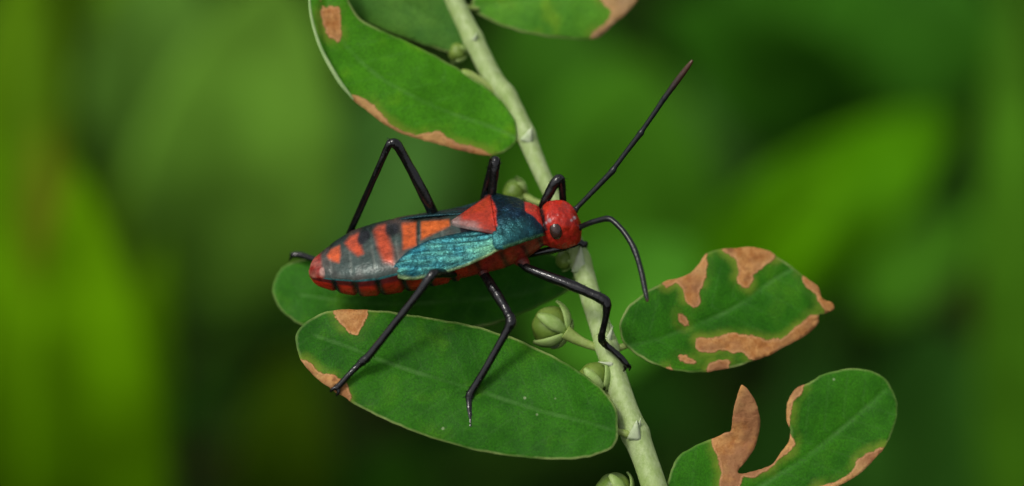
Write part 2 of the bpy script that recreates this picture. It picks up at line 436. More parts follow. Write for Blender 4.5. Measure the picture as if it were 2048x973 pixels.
def leaf(outline, mid, h, mat, patches=(), petiole=None, grid=7.0, fold=0.10, droop=10, wave=5, seed=0.0, sub=7, thick=0.010, ripple=2.0, label=None, curl=None):
    """a leaf blade filled inside its outline; h(x, y) is the lie of its plane; the blade folds along the midrib and its margin droops"""
    out = catmull(outline, sub, True)
    jit = np.array([[wob(x, y, 0.035, seed) + 0.5 * wob(x, y, 0.11, seed), wob(x, y, 0.035, seed + 9) + 0.5 * wob(x, y, 0.11, seed + 4)] for x, y in out]) * ripple
    out = out + jit
    lo, hi = out.min(0), out.max(0)
    gx = np.arange(lo[0], hi[0], grid); gy = np.arange(lo[1], hi[1], grid * 0.866)
    pts = []
    for j, y in enumerate(gy):
        for x in gx: pts.append((x + (grid / 2 if j % 2 else 0), y))
    pts = np.array(pts) + rng.uniform(-0.18, 0.18, (len(pts), 2)) * grid
    pts = pts[sdf(pts, out) > grid * 0.55]
    allp = np.vstack([out, pts]); n = len(out)
    vs, es, fs, *_ = delaunay_2d_cdt([Vector((x, -y)) for x, y in allp], [], [list(range(n))[::-1]], 1, 1e-4)
    P = np.array([(q.x, -q.y) for q in vs])
    de = np.maximum(sdf(P, out), 0.0)
    midc = catmull(mid, 10); dm = seg_dist(P, midc, False)
    # herringbone side veins
    axis = midc[-1] - midc[0]; La = np.hypot(*axis); axis = axis / La; perp = np.array([-axis[1], axis[0]])
    s = (P - midc[0]) @ axis; q = np.abs((P - midc[0]) @ perp)
    vv = (s - 0.8 * q) % 46.0; vein = np.minimum(vv, 46 - vv)
    patch = np.full(len(P), -60.0)
    for poly in patches: patch = np.maximum(patch, sdf(P, catmull(poly, 4, True)))
    wmax = dm.max() + 1e-6
    verts = []
    for k, (x, y) in enumerate(P):
        hh = h(x, y) + fold * dm[k] - droop * (dm[k] / wmax) ** 3 * 1.6 + wave * wob(x, y, 0.008, seed) + 0.35 * wave * wob(x, y, 0.025, seed + 3)
        hh -= 2.2 * math.exp(-(dm[k] / 4.0) ** 2)
        if patch[k] > 0: hh += min(patch[k], 8) * 0.35 * wob(x, y, 0.06, seed + 7)
        if curl: hh += curl(x, y, de[k], patch[k])
        verts.append(W(x, y, hh))
    o = mesh_obj('leaf', verts, fs, mat, sprig, attrs={'rib': dm, 'edge': de, 'patch': patch, 'vein': vein})
    if label: o['label'] = label
    sol = o.modifiers.new('thickness', 'SOLIDIFY'); sol.thickness = thick; sol.offset = -1
    if petiole:
        v, f = pxtube(petiole, 8, 12); mesh_obj('petiole', v, f, M_petiole, o)
    return o

# upper leaf with brown lower margin
A = leaf([(1032, 282), (1028, 240), (990, 190), (930, 146), (860, 106), (780, 68), (725, 40), (700, 5), (690, -40), (655, -62), (628, -40), (618, 0), (624, 45), (640, 95), (666, 148), (703, 198),
          (735, 222), (762, 243), (800, 266), (842, 279), (900, 296), (968, 311), (1005, 306)],
         [(1034, 276), (980, 253), (900, 226), (820, 190), (740, 140), (670, 60), (650, -30)], lambda x, y: -150 + (x - 1030) * -0.10 + (y - 200) * 0.12, M_leaf_lit,
         [[(640, -12), (646, 10), (655, 14), (658, 4), (668, 16), (682, 20), (681, 82), (668, 80), (645, 52)],
          [(700, 190), (726, 196), (752, 216), (775, 242), (806, 264), (842, 270), (866, 263), (880, 262), (900, 280), (975, 305), (978, 320), (840, 290), (740, 250), (700, 210)]],
         petiole=[(1052, 280, -150, 7), (1040, 282, -152, 6), (1026, 278, -150, 3)], seed=1.3, fold=0.07, label='upper leaf with a brown withered lower margin and pale rolled edge')
v, f = pxtube([(622, -40, -100, 3), (619, 0, -99, 4.5), (625, 45, -99, 5.5), (641, 95, -100, 6.5), (660, 132, -102, 7.5), (680, 165, -106, 8), (698, 188, -110, 5), (707, 200, -112, 2)], 8, 10, lambda i, a: 0.75 + 0.25 * math.cos(2 * a))
mesh_obj('rolled_margin', v, f, M_margin, A)
# second upper leaf, above it
leaf([(946, 92), (935, 60), (905, 10), (860, -50), (790, -100), (700, -110), (640, -60), (640, -12), (690, 26), (760, 58), (840, 88), (900, 106), (930, 108)],
     [(945, 95), (880, 50), (800, 0), (700, -60)], lambda x, y: -196 + (x - 940) * 0.03, M_leaf_pale, petiole=[(952, 90, -186, 7), (946, 94, -190, 6), (930, 92, -194, 3)], seed=4.1, label='lighter leaf tucked behind the upper leaf')
# leaf to the right of the stem with dry brown tip
leaf([(944, 18), (968, 34), (1005, 52), (1062, 68), (1130, 78), (1185, 79), (1205, 70), (1222, 52), (1246, 32), (1268, 10), (1276, -8), (1270, -50), (1200, -90), (1080, -100), (990, -60), (950, -10)],
     [(946, 12), (1060, 0), (1180, -20), (1270, -30)], lambda x, y: -225 + (x - 940) * -0.05 + (y - 20) * 0.1, M_leaf_bright,
     [[(1204, -30), (1206, 10), (1222, 22), (1210, 48), (1186, 68), (1182, 90), (1230, 80), (1300, 0), (1290, -60)]], petiole=[(925, 14, -200, 7), (938, 16, -212, 6), (958, 18, -222, 3)], seed=2.2, label='bright green leaf with a dry papery brown tip')
# leaf under the insect
leaf([(1160, 548), (1110, 512), (1040, 488), (950, 478), (850, 480), (740, 492), (650, 510), (585, 526), (556, 545), (545, 578), (556, 612), (582, 638), (604, 650), (680, 668), (780, 680), (880, 674), (956, 656), (1010, 642), (1080, 612), (1140, 578)],
     [(1158, 556), (1040, 590), (900, 604), (750, 608), (600, 590)], lambda x, y: -150 + (y - 600) * 0.30, M_leaf, petiole=[(1172, 545, -112, 7), (1165, 550, -130, 6), (1148, 556, -150, 3)], seed=5.7, fold=0.05, droop=6, label='leaf directly under the body of the insect')
# long lower leaf the insect stands on
leaf([(1236, 862), (1230, 812), (1190, 766), (1130, 726), (1060, 690), (960, 655), (850, 634), (765, 622), (700, 619), (648, 626), (610, 646), (592, 672), (596, 706), (614, 736), (650, 770), (700, 802), (762, 836), (860, 876), (960, 903), (1060, 917), (1150, 919), (1208, 906), (1232, 886)],
     [(1240, 866), (1170, 844), (1080, 822), (930, 774), (800, 735), (690, 692), (630, 672)], lambda x, y: 4 + (y - 760) * 0.30 + (x - 1240) * -0.03, M_leaf,
     [[(670, 612), (668, 624), (678, 645), (697, 664), (715, 668), (727, 652), (736, 626), (735, 612)], [(600, 722), (616, 722), (640, 742), (678, 754), (694, 768), (704, 800), (690, 812), (640, 780)]],
     petiole=[(1266, 872, -10, 9), (1252, 868, 2, 8), (1222, 858, 2, 3.5)], grid=6.0, seed=8.4, fold=0.06, droop=8, label='long lower leaf the insect stands on, small brown patch at its tip')
# nibbled oval leaf right of the stem
leaf([(1262, 700), (1244, 678), (1240, 648), (1256, 614), (1296, 582), (1334, 562), (1372, 552), (1398, 528), (1412, 508), (1440, 499), (1480, 495), (1530, 500), (1580, 530), (1612, 556), (1636, 574), (1644, 598), (1664, 606), (1668, 618), (1650, 628), (1640, 632), (1634, 652), (1590, 682), (1530, 714), (1470, 734), (1400, 745), (1350, 741), (1300, 725)],
     [(1256, 692), (1310, 680), (1380, 655), (1470, 615), (1540, 565), (1600, 530)], lambda x, y: -70 + (x - 1250) * -0.12 + (y - 620) * 0.22, M_leaf,
     [[(1318, 552), (1330, 572), (1352, 566), (1366, 576), (1370, 602), (1384, 614), (1398, 610), (1402, 580), (1412, 550), (1416, 520), (1410, 500), (1380, 540)],
      [(1438, 488), (1446, 502), (1474, 524), (1476, 548), (1470, 562), (1480, 574), (1496, 576), (1506, 564), (1508, 548), (1530, 532), (1552, 514), (1550, 490)],
      [(1606, 548), (1606, 566), (1628, 586), (1634, 606), (1646, 620), (1652, 634), (1680, 620), (1650, 570)],
      [(1390, 684), (1396, 674), (1430, 676), (1456, 667), (1490, 670), (1530, 678), (1566, 676), (1596, 652), (1622, 630), (1650, 634), (1650, 660), (1600, 694), (1540, 720), (1502, 722), (1484, 708), (1440, 702), (1400, 704)],
      [(1356, 630), (1368, 630), (1378, 648), (1372, 654), (1358, 642)], [(1355, 712), (1372, 710), (1392, 722), (1386, 730), (1362, 724)], [(1415, 728), (1440, 720), (1462, 724), (1450, 752), (1420, 752)], [(1332, 742), (1338, 730), (1348, 744), (1340, 752)]],
     petiole=[(1214, 700, -55, 8), (1236, 696, -62, 8), (1262, 690, -66, 4)], grid=6.0, seed=11.9, fold=0.08, droop=10, ripple=2.6, label='oval leaf with many brown nibbled blotches along its margin')
# notched leaf with withered flap at the lower right
leaf([(1340, 1050), (1328, 1000), (1334, 965), (1352, 920), (1388, 892), (1424, 878), (1448, 868), (1462, 862), (1466, 836), (1468, 812), (1476, 786), (1483, 771), (1498, 784), (1512, 806), (1520, 838), (1517, 872), (1506, 904), (1486, 928), (1476, 946), (1496, 946), (1524, 938), (1548, 926), (1562, 906), (1577, 884), (1580, 862), (1573, 836), (1577, 800), (1592, 778), (1618, 764), (1650, 748), (1694, 738), (1740, 742), (1776, 764), (1795, 806), (1788, 856), (1764, 902), (1726, 942), (1690, 966), (1620, 1000), (1500, 1050), (1400, 1075)],
     [(1340, 1060), (1470, 1000), (1580, 935), (1680, 860), (1770, 780)], lambda x, y: -40 + (x - 1340) * -0.05 + (y - 900) * 0.2, M_leaf,
     [[(1422, 868), (1428, 900), (1438, 925), (1440, 955), (1436, 990), (1470, 985), (1486, 960), (1512, 912), (1530, 850), (1510, 770), (1480, 750), (1458, 800), (1458, 860)],
      [(1486, 935), (1490, 956), (1530, 946), (1556, 922), (1582, 903), (1588, 880), (1580, 866), (1582, 830), (1590, 800), (1608, 780), (1606, 762), (1570, 780), (1560, 850), (1548, 900)],
      [(1776, 900), (1740, 905), (1716, 918), (1708, 938), (1680, 960), (1630, 978), (1640, 1010), (1720, 980)]],
     petiole=[(1322, 1020, -6, 9), (1334, 1038, -12, 8), (1356, 1044, -16, 4)], grid=6.0, seed=14.2, fold=0.05, droop=8, ripple=2.4, curl=lambda x, y, de, p: (0.45 * max(0, 880 - y) if x < 1530 else 0), label='notched leaf with an upright withered brown flap')

# ---- fruits, buds and bracts on the stem
def fruit(center, r, axis, ped, sepals=5, h_r=None, spin=0.0, label=None):
    c = W(*center); rr = r / PPC
    ax = (CX * axis[0] + CY * axis[1] + CZ * axis[2]).normalized()      # from pedicel to tip
    s = ax.orthogonal().normalized(); q = ax.cross(s)
    V, F = [], []; n, m = 18, 36
    for i in range(n + 1):
        th = math.pi * i / n
        for j in range(m):
            ph = 2 * math.pi * j / m
            k = rr * (1 - 0.10 * math.sin(th) ** 2 * abs(math.sin(3 * ph)) ** 0.0 + 0.06 * math.sin(th) * abs(math.cos(3 * ph)))
            d = ax * (-math.cos(th) * (0.86 - 0.10 * math.exp(-((th - math.pi) / 0.5) ** 2))) + (s * math.cos(ph) + q * math.sin(ph)) * math.sin(th)
            V.append(c + d * k)
    for i in range(n):
        for j in range(m):
            j2 = (j + 1) % m; F.append((i * m + j, i * m + j2, (i + 1) * m + j2, (i + 1) * m + j))
    fo = mesh_obj('fruit', V, F, M_fruit, sprig)
    for k in range(sepals):
        a = 2 * math.pi * k / sepals + spin
        d0 = s * math.cos(a) + q * math.sin(a); sd = ax.cross(d0)
        V, F = [], []; nn = 12
        for i in range(nn + 1):
            u = i / nn; th = 0.15 + 1.55 * u
            p = c + (ax * (-math.cos(th) * 0.88) + d0 * math.sin(th)) * rr * (1.07 + 0.10 * u * u)
            wd = rr * 0.27 * (0.45 + 0.75 * math.sin(math.pi * min(u * 0.9 + 0.08, 1)))
            nrm = (ax * (-math.cos(th)) + d0 * math.sin(th))
            for e, b in ((-1, 0), (-0.5, 0.05), (0, 0.08), (0.5, 0.05), (1, 0)): V.append(p + sd * (wd * e) + nrm * (rr * b))
        for i in range(nn):
            for e in range(4): b = i * 5 + e; F.append((b, b + 1, b + 6, b + 5))
        so = mesh_obj('sepal', V, F, M_sepal, fo)
        md = so.modifiers.new('thickness', 'SOLIDIFY'); md.thickness = rr * 0.06; md.offset = -1
    v, f = pxtube(ped, 8, 12); mesh_obj('pedicel', v, f, M_petiole, fo)

fruit((1102, 652, -75), 43, (-0.72, 0.30, -0.55), [(1204, 698, -58, 8), (1172, 688, -54, 9), (1148, 676, -52, 12), (1130, 664, -50, 15)], spin=0.4)
fruit((1188, 757, -42), 36, (-0.5, 0.6, -0.55), [(1226, 796, -40, 6), (1216, 788, -42, 8), (1206, 778, -44, 12)], spin=1.1)
fruit((1226, 982, -30), 40, (-0.6, 0.5, -0.5), [(1300, 1030, -10, 8), (1270, 1016, -20, 10), (1250, 1002, -26, 14)], spin=0.2)
fruit((1028, 384, -190), 27, (-0.85, 0.3, 0.2), [(1096, 412, -142, 7), (1070, 404, -170, 7), (1050, 394, -186, 9)], spin=0.9)
fruit((1128, 520, -116), 20, (-0.9, 0.1, 0.4), [(1160, 524, -112, 6), (1148, 522, -114, 7), (1140, 521, -115, 8)], spin=0.1)
fruit((914, 104, -205), 22, (-0.9, 0.2, 0.3), [(952, 90, -190, 6), (940, 94, -196, 7), (930, 98, -200, 8)], spin=0.6)

def bud(ctrl, name='flower_bud', mat=None):
    v, f = pxtube(ctrl, 8, 12); mesh_obj(name, v, f, mat or M_petiole, sprig)
bud([(1000, 190, -172, 7), (978, 175, -168, 8), (955, 160, -164, 9), (936, 150, -160, 10), (924, 145, -158, 7), (920, 143, -157, 2)])
bud([(1222, 800, -34, 8), (1228, 790, -30, 9), (1226, 782, -28, 5), (1224, 778, -27, 1)])
def bract(px, py, h, dx, dy, wd):
    """a small papery triangular scale hugging the stem"""
    L = math.hypot(dx, dy); nx, ny = -dy / L, dx / L; V, F = [], []; n = 8
    for i in range(n + 1):
        u = i / n; ww = wd * (1 - u) ** 0.8 * 0.5 + 0.4
        for e in (-1, -0.4, 0.4, 1): V.append(W(px + dx * u + nx * ww * e, py + dy * u + ny * ww * e, h + 5 * math.sin(math.pi * u * 0.8) - 3 * e * e))
    for i in range(n):
        for e in range(3): b = i * 4 + e; F.append((b, b + 1, b + 5, b + 4))
    o = mesh_obj('bract', V, F, M_bract, sprig)
    md = o.modifiers.new('thickness', 'SOLIDIFY'); md.thickness = 0.006
bract(1052, 285, -136, 12, -30, 26); bract(1268, 880, 12, 6, -40, 28); bract(1274, 862, 4, 8, -26, 12)
bract(1212, 694, -36, 14, -42, 16); bract(1224, 690, -50, -2, -42, 9); bract(1158, 545, -88, 4, -52, 30); bract(1226, 730, -22, -30, -6, 10)
bract(948, 82, -166, 6, -18, 10)

# ================================================================== the insect
E = R(38.0); AL = R(10.5)
fx = (math.cos(AL), math.sin(AL), 0.0)
nx_ = (-math.sin(AL), math.cos(AL), 0.0)
upv = (nx_[0] * math.cos(E), nx_[1] * math.cos(E), math.sin(E))
rgt = (-nx_[0] * math.sin(E), -nx_[1] * math.sin(E), math.cos(E))
c2w = lambda c: CX * c[0] + CY * c[1] + CZ * c[2]
BF, BU, BR = c2w(fx), c2w(upv), c2w(rgt)
BO = W(987, 430, 0)
def B3(a, b, c): return BO + (BF * a + BR * b + BU * c) / PPC
def to_px(p):
    d = p - FOCUS; x, y, h = d.dot(CX), d.dot(CY), d.dot(CZ); s = DIST / (DIST - h)
    return 1024 + x * s * PPC, 486.5 - y * s * PPC

foot = W(800, 720, -60)
bug = empty('insect', foot, 'red and black insect with teal wing pads standing on the leaves', 'insect')

TAB = np.array([  # a, half width, rim height, top, bottom
    (-386, 3, -62, -58, -66), (-382, 18, -60, -48, -76), (-372, 30, -54, -38, -86), (-350, 45, -50, -30, -94), (-325, 62, -46, -22, -101), (-290, 80, -43, -14, -107), (-250, 87, -42, -8, -110), (-185, 88, -36, -6, -114),
    (-115, 82, -32, -5, -116), (-60, 76, -30, -6, -117), (0, 74, -32, -8, -113), (50, 60, -38, -16, -104), (78, 42, -46, -28, -92), (90, 35, -52, -26, -86), (102, 39, -54, -14, -93), (114, 44, -55, -7, -99),
    (128, 44, -56, -8, -102), (140, 43, -57, -11, -102), (149, 40, -59, -16, -102), (156, 36, -61, -23, -100), (161, 30, -63, -31, -97), (165, 22, -65, -41, -92), (168, 12, -66, -52, -82), (169.5, 1, -67, -65, -69)])
SEGS = [-338, -297, -251, -202, -155, -108]
def tab(a): return [np.interp(a, TAB[:, 0], TAB[:, k]) for k in range(1, 5)]
def tab_s(a):
    # lightly smoothed profile
    return [sum(wt * np.interp(a + o, TAB[:, 0], TAB[:, k]) for o, wt in ((-3, .2), (-1.5, .2), (0, .2), (1.5, .2), (3, .2))) for k in range(1, 5)]
def groove(a, wd=4.0): return sum(math.exp(-((a - s) / wd) ** 2) for s in SEGS)

# colours of the shell
ORANGE = (0.62, 0.12, 0.018); RED = (0.42, 0.022, 0.009); REDB = (0.30, 0.018, 0.008); SLATE = (0.034, 0.060, 0.052); SLATED = (0.008, 0.020, 0.015)
BLACK = (0.008, 0.009, 0.012); TEAL = (0.045, 0.26, 0.27); TEALD = (0.012, 0.075, 0.10); NAVY = (0.006, 0.022, 0.045); GREY = (0.20, 0.22, 0.21)
DORSAL = [  # markings on the back, photo pixels: polygon, colour, softness
    ([(842, 444), (898, 440), (900, 452), (842, 480)], (0.52, 0.105, 0.02), 3), ([(804, 447), (832, 445), (833, 492), (806, 500)], (0.50, 0.088, 0.02), 4),
    ([(748, 462), (756, 453), (770, 450), (776, 470), (784, 496), (786, 528), (768, 524), (756, 496)], (0.42, 0.060, 0.022), 7),
    ([(690, 486), (700, 474), (717, 467), (720, 486), (727, 508), (716, 512), (700, 500)], (0.46, 0.065, 0.022), 5),
    ([(654, 512), (662, 500), (679, 492), (681, 510), (678, 526), (660, 521)], (0.52, 0.085, 0.022), 4),
    ([(838, 444), (834, 444), (834, 500), (840, 500)], SLATED, 2)]
SPOTS = [((727, 474), 15), ((781, 461), 15), ((722, 482), 10), ((790, 458), 12), ((734, 470), 9)]

verts, cols, metal = [], [], []
NA, NB = 260, 96
As = np.concatenate([np.linspace(-386, -340, 40), np.linspace(-340, 80, 150)[1:], np.linspace(80, 169.5, 84)[1:]])
mixc = lambda c, d, f: tuple(c[i] * (1 - f) + d[i] * f for i in range(3))
sst = lambda x, lo, hi: (lambda t: t * t * (3 - 2 * t))(min(1, max(0, (x - lo) / (hi - lo))))
for a in As:
    wd, rim, top, bot = tab_s(a); g = groove(a)
    head = a > 88
    for j in range(NB):
        ph = 2 * math.pi * j / NB; cb, sb_ = math.cos(ph), math.sin(ph)
        if sb_ >= 0:
            e = 0.85 if not head else 0.72
            b = wd * (abs(cb) ** e) * (1 if cb >= 0 else -1); c = rim + (top - rim) * sb_ ** (1.05 if not head else 0.7)
            c -= 2.0 * groove(a, 3.0) * sb_ if a < -70 else 0
        else:
            lobes = 1 + (0.045 * (1 - 1.6 * g) if a < -90 else 0)
            k = (abs(cb) ** (0.75 if head else 0.75))
            b = wd * (0.97 if not head else 1) * k * lobes * (1 if cb >= 0 else -1); c = rim + (bot - rim) * abs(sb_) ** (0.72 if head else 0.75) * lobes
        if head:
            c += (2.2 * wob(a, b, 0.07, 3) + 1.5 * wob(a, b, 0.16, 13)) * sst(166 - a, 0, 20); b += (1.4 * wob(a, c, 0.08, 5) + 0.9 * wob(a, c, 0.18, 15)) * sst(166 - a, 0, 20)
            if a > 150: b *= 1
        p = B3(a, b, c); verts.append(p)
        px, py = to_px(p)
        top_side = sb_ > 0.06
        col, mt = RED, 0.0
        if head:
            col = mixc(RED, (0.36, 0.016, 0.010), min(1, max(0, 0.5 + 0.8 * wob(px, py, 0.06, 1) + 0.4 * wob(px, py, 0.15, 2))))
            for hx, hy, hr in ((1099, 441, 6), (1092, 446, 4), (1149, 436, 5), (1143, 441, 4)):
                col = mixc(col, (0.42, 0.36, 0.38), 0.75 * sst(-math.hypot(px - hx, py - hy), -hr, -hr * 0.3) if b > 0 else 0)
            if a < 104 and sb_ > 0.35: col = mixc((0.018, 0.008, 0.008), col, sst(a + 3 * wob(b, c, 0.1, 2), 97, 104))
        elif a > -70:      # thorax flank and underside
            col = mixc(REDB, (0.20, 0.020, 0.012), 0.5 + 0.5 * wob(px, py, 0.04, 2)) if sb_ < 0.3 else REDB
            if sb_ > 0.12: col, mt = BLACK, 0.2
            for s0 in (-62, -8, 38, 70):
                col = mixc(col, (0.02, 0.008, 0.007), 0.85 * math.exp(-((a + 0.2 * c - s0) / 6) ** 2) * (1 if c < -40 else 0))
        elif top_side:     # back of the abdomen
            n = wob(px, py, 0.03, 6)
            col = mixc(SLATE, (0.055, 0.075, 0.066), 0.5 + 0.5 * n)
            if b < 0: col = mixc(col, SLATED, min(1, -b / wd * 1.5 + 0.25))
            col = mixc(col, (0.16, 0.065, 0.05), 0.30 * sst(wob(px, py, 0.022, 12), -0.1, 0.5))
            for poly, cc_, soft in DORSAL:
                d = sdf(np.array([[px, py]]), poly)[0]
                f_ = sst(d, -soft, soft)
                col = mixc(col, cc_, f_)
            for (sx, sy), sr in SPOTS:
                col = mixc(col, BLACK, 0.92 * sst(-math.hypot(px - sx, (py - sy) * 0.8), -sr, -sr * 0.45))
            mt = 0.12
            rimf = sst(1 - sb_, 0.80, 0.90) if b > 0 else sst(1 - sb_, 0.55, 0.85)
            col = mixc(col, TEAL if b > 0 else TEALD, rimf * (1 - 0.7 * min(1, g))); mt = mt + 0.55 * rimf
            if a < -352: col = mixc(col, mixc((0.32, 0.11, 0.08), (0.26, 0.018, 0.010), min(1, max(0, 0.6 + 1.2 * wob(px, py, 0.09, 3)))), sst(-a, 352, 362))
            if a < -352: col = mixc(col, (0.42, 0.24, 0.20), 0.8 * sst(-math.hypot(px - 645, (py - 544) * 0.8), -9, -4))
            if b > 0.1 * wd and b < 0.85 * wd: col = mixc(col, (0.20, 0.22, 0.19), 0.35 * math.exp(-min(abs(a - s) for s in SEGS) ** 2 / 8))
        else:
            lat = abs(b) / (wd + 1)
            col = mixc(RED, REDB, 0.5 + 0.5 * wob(px, py, 0.05, 8))
            col = mixc(col, BLACK, min(1, 1.25 * groove(a + (c - rim) * 0.12, 7)) * (1 if a < -90 else 0))
            if sb_ > -0.10: col = mixc(col, BLACK, 0.75)
        cols.append((*col, 1)); metal.append(mt)
faces = []
NA = len(As)
for i in range(NA - 1):
    for j in range(NB):
        j2 = (j + 1) % NB; faces.append((i * NB + j, i * NB + j2, (i + 1) * NB + j2, (i + 1) * NB + j))
faces.append(tuple(range(NB))[::-1]); faces.append(tuple((NA - 1) * NB + j for j in range(NB)))
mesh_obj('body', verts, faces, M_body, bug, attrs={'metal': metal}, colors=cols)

def shell(name, rows, colour, mat, nb=40, thick=0.012):
    """rows: function u -> (a, b) grid; builds a thin curved plate; colour(a, b, px, py) -> (rgb, metal)"""
    V, Fs, Cc, Mt = [], [], [], []
    n = len(rows)
    for r in rows:
        for (a, b, c) in r:
            p = B3(a, b, c); px, py = to_px(p); k, m = colour(a, b, px, py); V.append(p); Cc.append((*k, 1)); Mt.append(m)
    m_ = len(rows[0])
    for i in range(n - 1):
        for j in range(m_ - 1):
            b = i * m_ + j; Fs.append((b, b + m_, b + m_ + 1, b + 1))
    o = mesh_obj(name, V, Fs, mat, bug, attrs={'metal': Mt}, colors=Cc)
    sol = o.modifiers.new('thickness', 'SOLIDIFY'); sol.thickness = thick; sol.offset = -1
    return o

# pronotum: the shield behind the head
PR = np.array([(-10, 80, -14, 2), (-2, 87, -13, 3), (8, 87, -14, 5), (30, 76, -18, 6), (55, 61, -24, 0), (75, 49, -29, -10), (86, 43, -33, -18), (91, 38, -38, -25)])
rows = []
for a in np.linspace(-10, 91, 46):
    wd, rim, top = [np.interp(a, PR[:, 0], PR[:, k]) for k in (1, 2, 3)]
    r = []
    for q in np.linspace(-1, 1, 81):
        aa = a + (8 * (1 - q * q) if a < 0 else 0) * 0.5
        b = wd * q; c = rim + (top - rim) * (1 - abs(q) ** 2.2) - (14 * max(0, abs(q) - 0.93) / 0.07 * 0.6)
        c += 3.5 * wob(aa, b, 0.035, 4) + 1.6 * wob(aa, b, 0.09, 14) - 3 * math.exp(-((a - 62) / 5) ** 2) * (1 - abs(q))
        r.append((aa, b, c))
    rows.append(r)
def pron_col(a, b, px, py):
    n = wob(px, py, 0.03, 21)
    tealf = sst(b + 22 * n, 18, 72) * (0.75 + 0.35 * n)  # iridescent teal; its sky glint on the right is put into the colour
    col = mixc(mixc(NAVY, (0.012, 0.06, 0.10), sst(wob(px, py, 0.045, 23), -0.1, 0.5)), (0.035, 0.17, 0.17), min(1, max(0, tealf)))
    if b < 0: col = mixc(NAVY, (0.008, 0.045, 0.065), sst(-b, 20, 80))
    mt = 0.75
    red = sst(a + 3 * n, 1, -3) * sst(48 - abs(b + 8), 0, 8)
    if a < 9: red = max(red, sst(9 - a - 0.10 * abs(b) + 2 * n, -1, 2) * sst(62 - abs(b + 14), 0, 10))
    collar = sst(a - 60 + 6 * n - 0.9 * max(0, abs(b + 14) - 15), -2, 3)
    red = max(red, collar)
    if b > 78 or b < -80: pass
    col = mixc(col, RED, red); mt *= (1 - red)
    wd = np.interp(a, PR[:, 0], PR[:, 1])
    if b > wd * 0.955 and a > 6: col = mixc(col, (0.12, 0.30, 0.14), 0.8)
    return col, mt
shell('pronotum', rows, pron_col, M_pad)

# scutellum: red triangle behind the shield
rows = []
for u in np.linspace(0, 1, 24):
    a = 0 - 84 * u; wd = 64 * (1 - u) ** 0.92 + 3
    rows.append([(a, wd * q - 4, 2 - 4 * u - 7 * abs(q) ** 2.4 + 5 * (1 - abs(q)) * math.sin(math.pi * min(1, u * 1.1))) for q in np.linspace(1, -1, 33)])
def scut_col(a, b, px, py):
    f_ = sst(-a, 58, 70)
    strk = sst(b - 0.55 * (84 + a) * 0.74 + 4 * wob(px, py, 0.06, 9), -7, 0) * sst(-a, 22, 40)
    k = mixc((0.33, 0.024, 0.010), (0.38, 0.034, 0.012), 0.5 + 0.5 * wob(px, py, 0.05, 2))
    k = mixc(k, (0.10, 0.012, 0.010), sst(abs(b + 4) - 0.90 * 64 * ((84 + a) / 84.0) ** 0.92, -2, 3))
    return mixc(k, (0.13, 0.145, 0.135), max(0.5 * strk, 0.7 * f_ * (1 if b > -10 else 0.5))), 0.0
shell('scutellum', rows, scut_col, M_body)

# two wing pads
def wing(sgn):
    inner = [(0, 30, -9), (-40, 29, -8), (-90, 34, -3), (-140, 42, -2), (-180, 54, -9), (-205, 66, -20), (-217, 78, -32)]
    outer = [(4, 88, -16), (-40, 93, -30), (-90, 97, -40), (-140, 100, -45), (-180, 98, -45), (-205, 92, -42), (-217, 80, -34)]
    I = catmull(inner, 10); O = catmull(outer, 10); rows = []
    qs = np.linspace(0, 1, 34)
    for i, o in zip(I, O):
        r = []
        for q in qs:
            p = i * (1 - q) + o * q
            c = p[2] + (9 if sgn > 0 else 3) * math.sin(math.pi * q) ** 0.8 - 6 * max(0, q - 0.85) / 0.15 * 0.6
            c += 1.4 * math.cos(2 * math.pi * (p[1] - 30 - 0.10 * p[0]) / 13.0) * math.sin(math.pi * q)
            r.append((p[0], sgn * p[1], c + 1.2 * wob(p[0], p[1] * sgn, 0.06, 2)))
        rows.append(r if sgn > 0 else r)
    def wc(a, b, px, py):
        n = wob(px, py, 0.025, 31); n2 = wob(a * 0.5, b * 2.0, 0.06, 33)
        col = mixc((0.010, 0.125, 0.165), (0.060, 0.235, 0.200), min(1, max(0, 0.5 + 0.8 * n + 0.6 * n2)))
        ves = abs(((abs(b) - 30 - 0.10 * a) / 13.0 + 0.25 * n) % 1.0 - 0.5)
        col = mixc(col, (0.006, 0.085, 0.120), 0.75 * sst(0.16 - ves, 0, 0.14))
        col = mixc(col, (0.100, 0.260, 0.130), 0.75 * sst(a, -85, -15) * sst(abs(b), 58, 84))
        ab = abs(b); inn = np.interp(-a, [0, 90, 140, 180, 217], [30, 34, 42, 54, 78]); outb = np.interp(-a, [0, 40, 90, 140, 180, 205, 217], [88, 93, 97, 100, 98, 92, 80])
        col = mixc(col, NAVY, sst(-a, 60, 0) * sst(60 - ab, 0, 14) * 0.95)
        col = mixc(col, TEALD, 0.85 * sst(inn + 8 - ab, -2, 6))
        rim = sst(ab - outb + 3, -1, 2)
        mt = 0.7
        col = mixc(col, (0.22, 0.30, 0.10), 0.8 * rim); mt -= 0.5 * rim
        if sgn < 0: col = mixc(col, (0.006, 0.030, 0.036), 0.85)  # far pad painted darker in place of its weaker sky glint
        return col, mt
    o = shell('wing_pad', rows, wc, M_pad)
    return o
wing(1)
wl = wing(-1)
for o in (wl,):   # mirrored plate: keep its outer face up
    o.data.flip_normals()

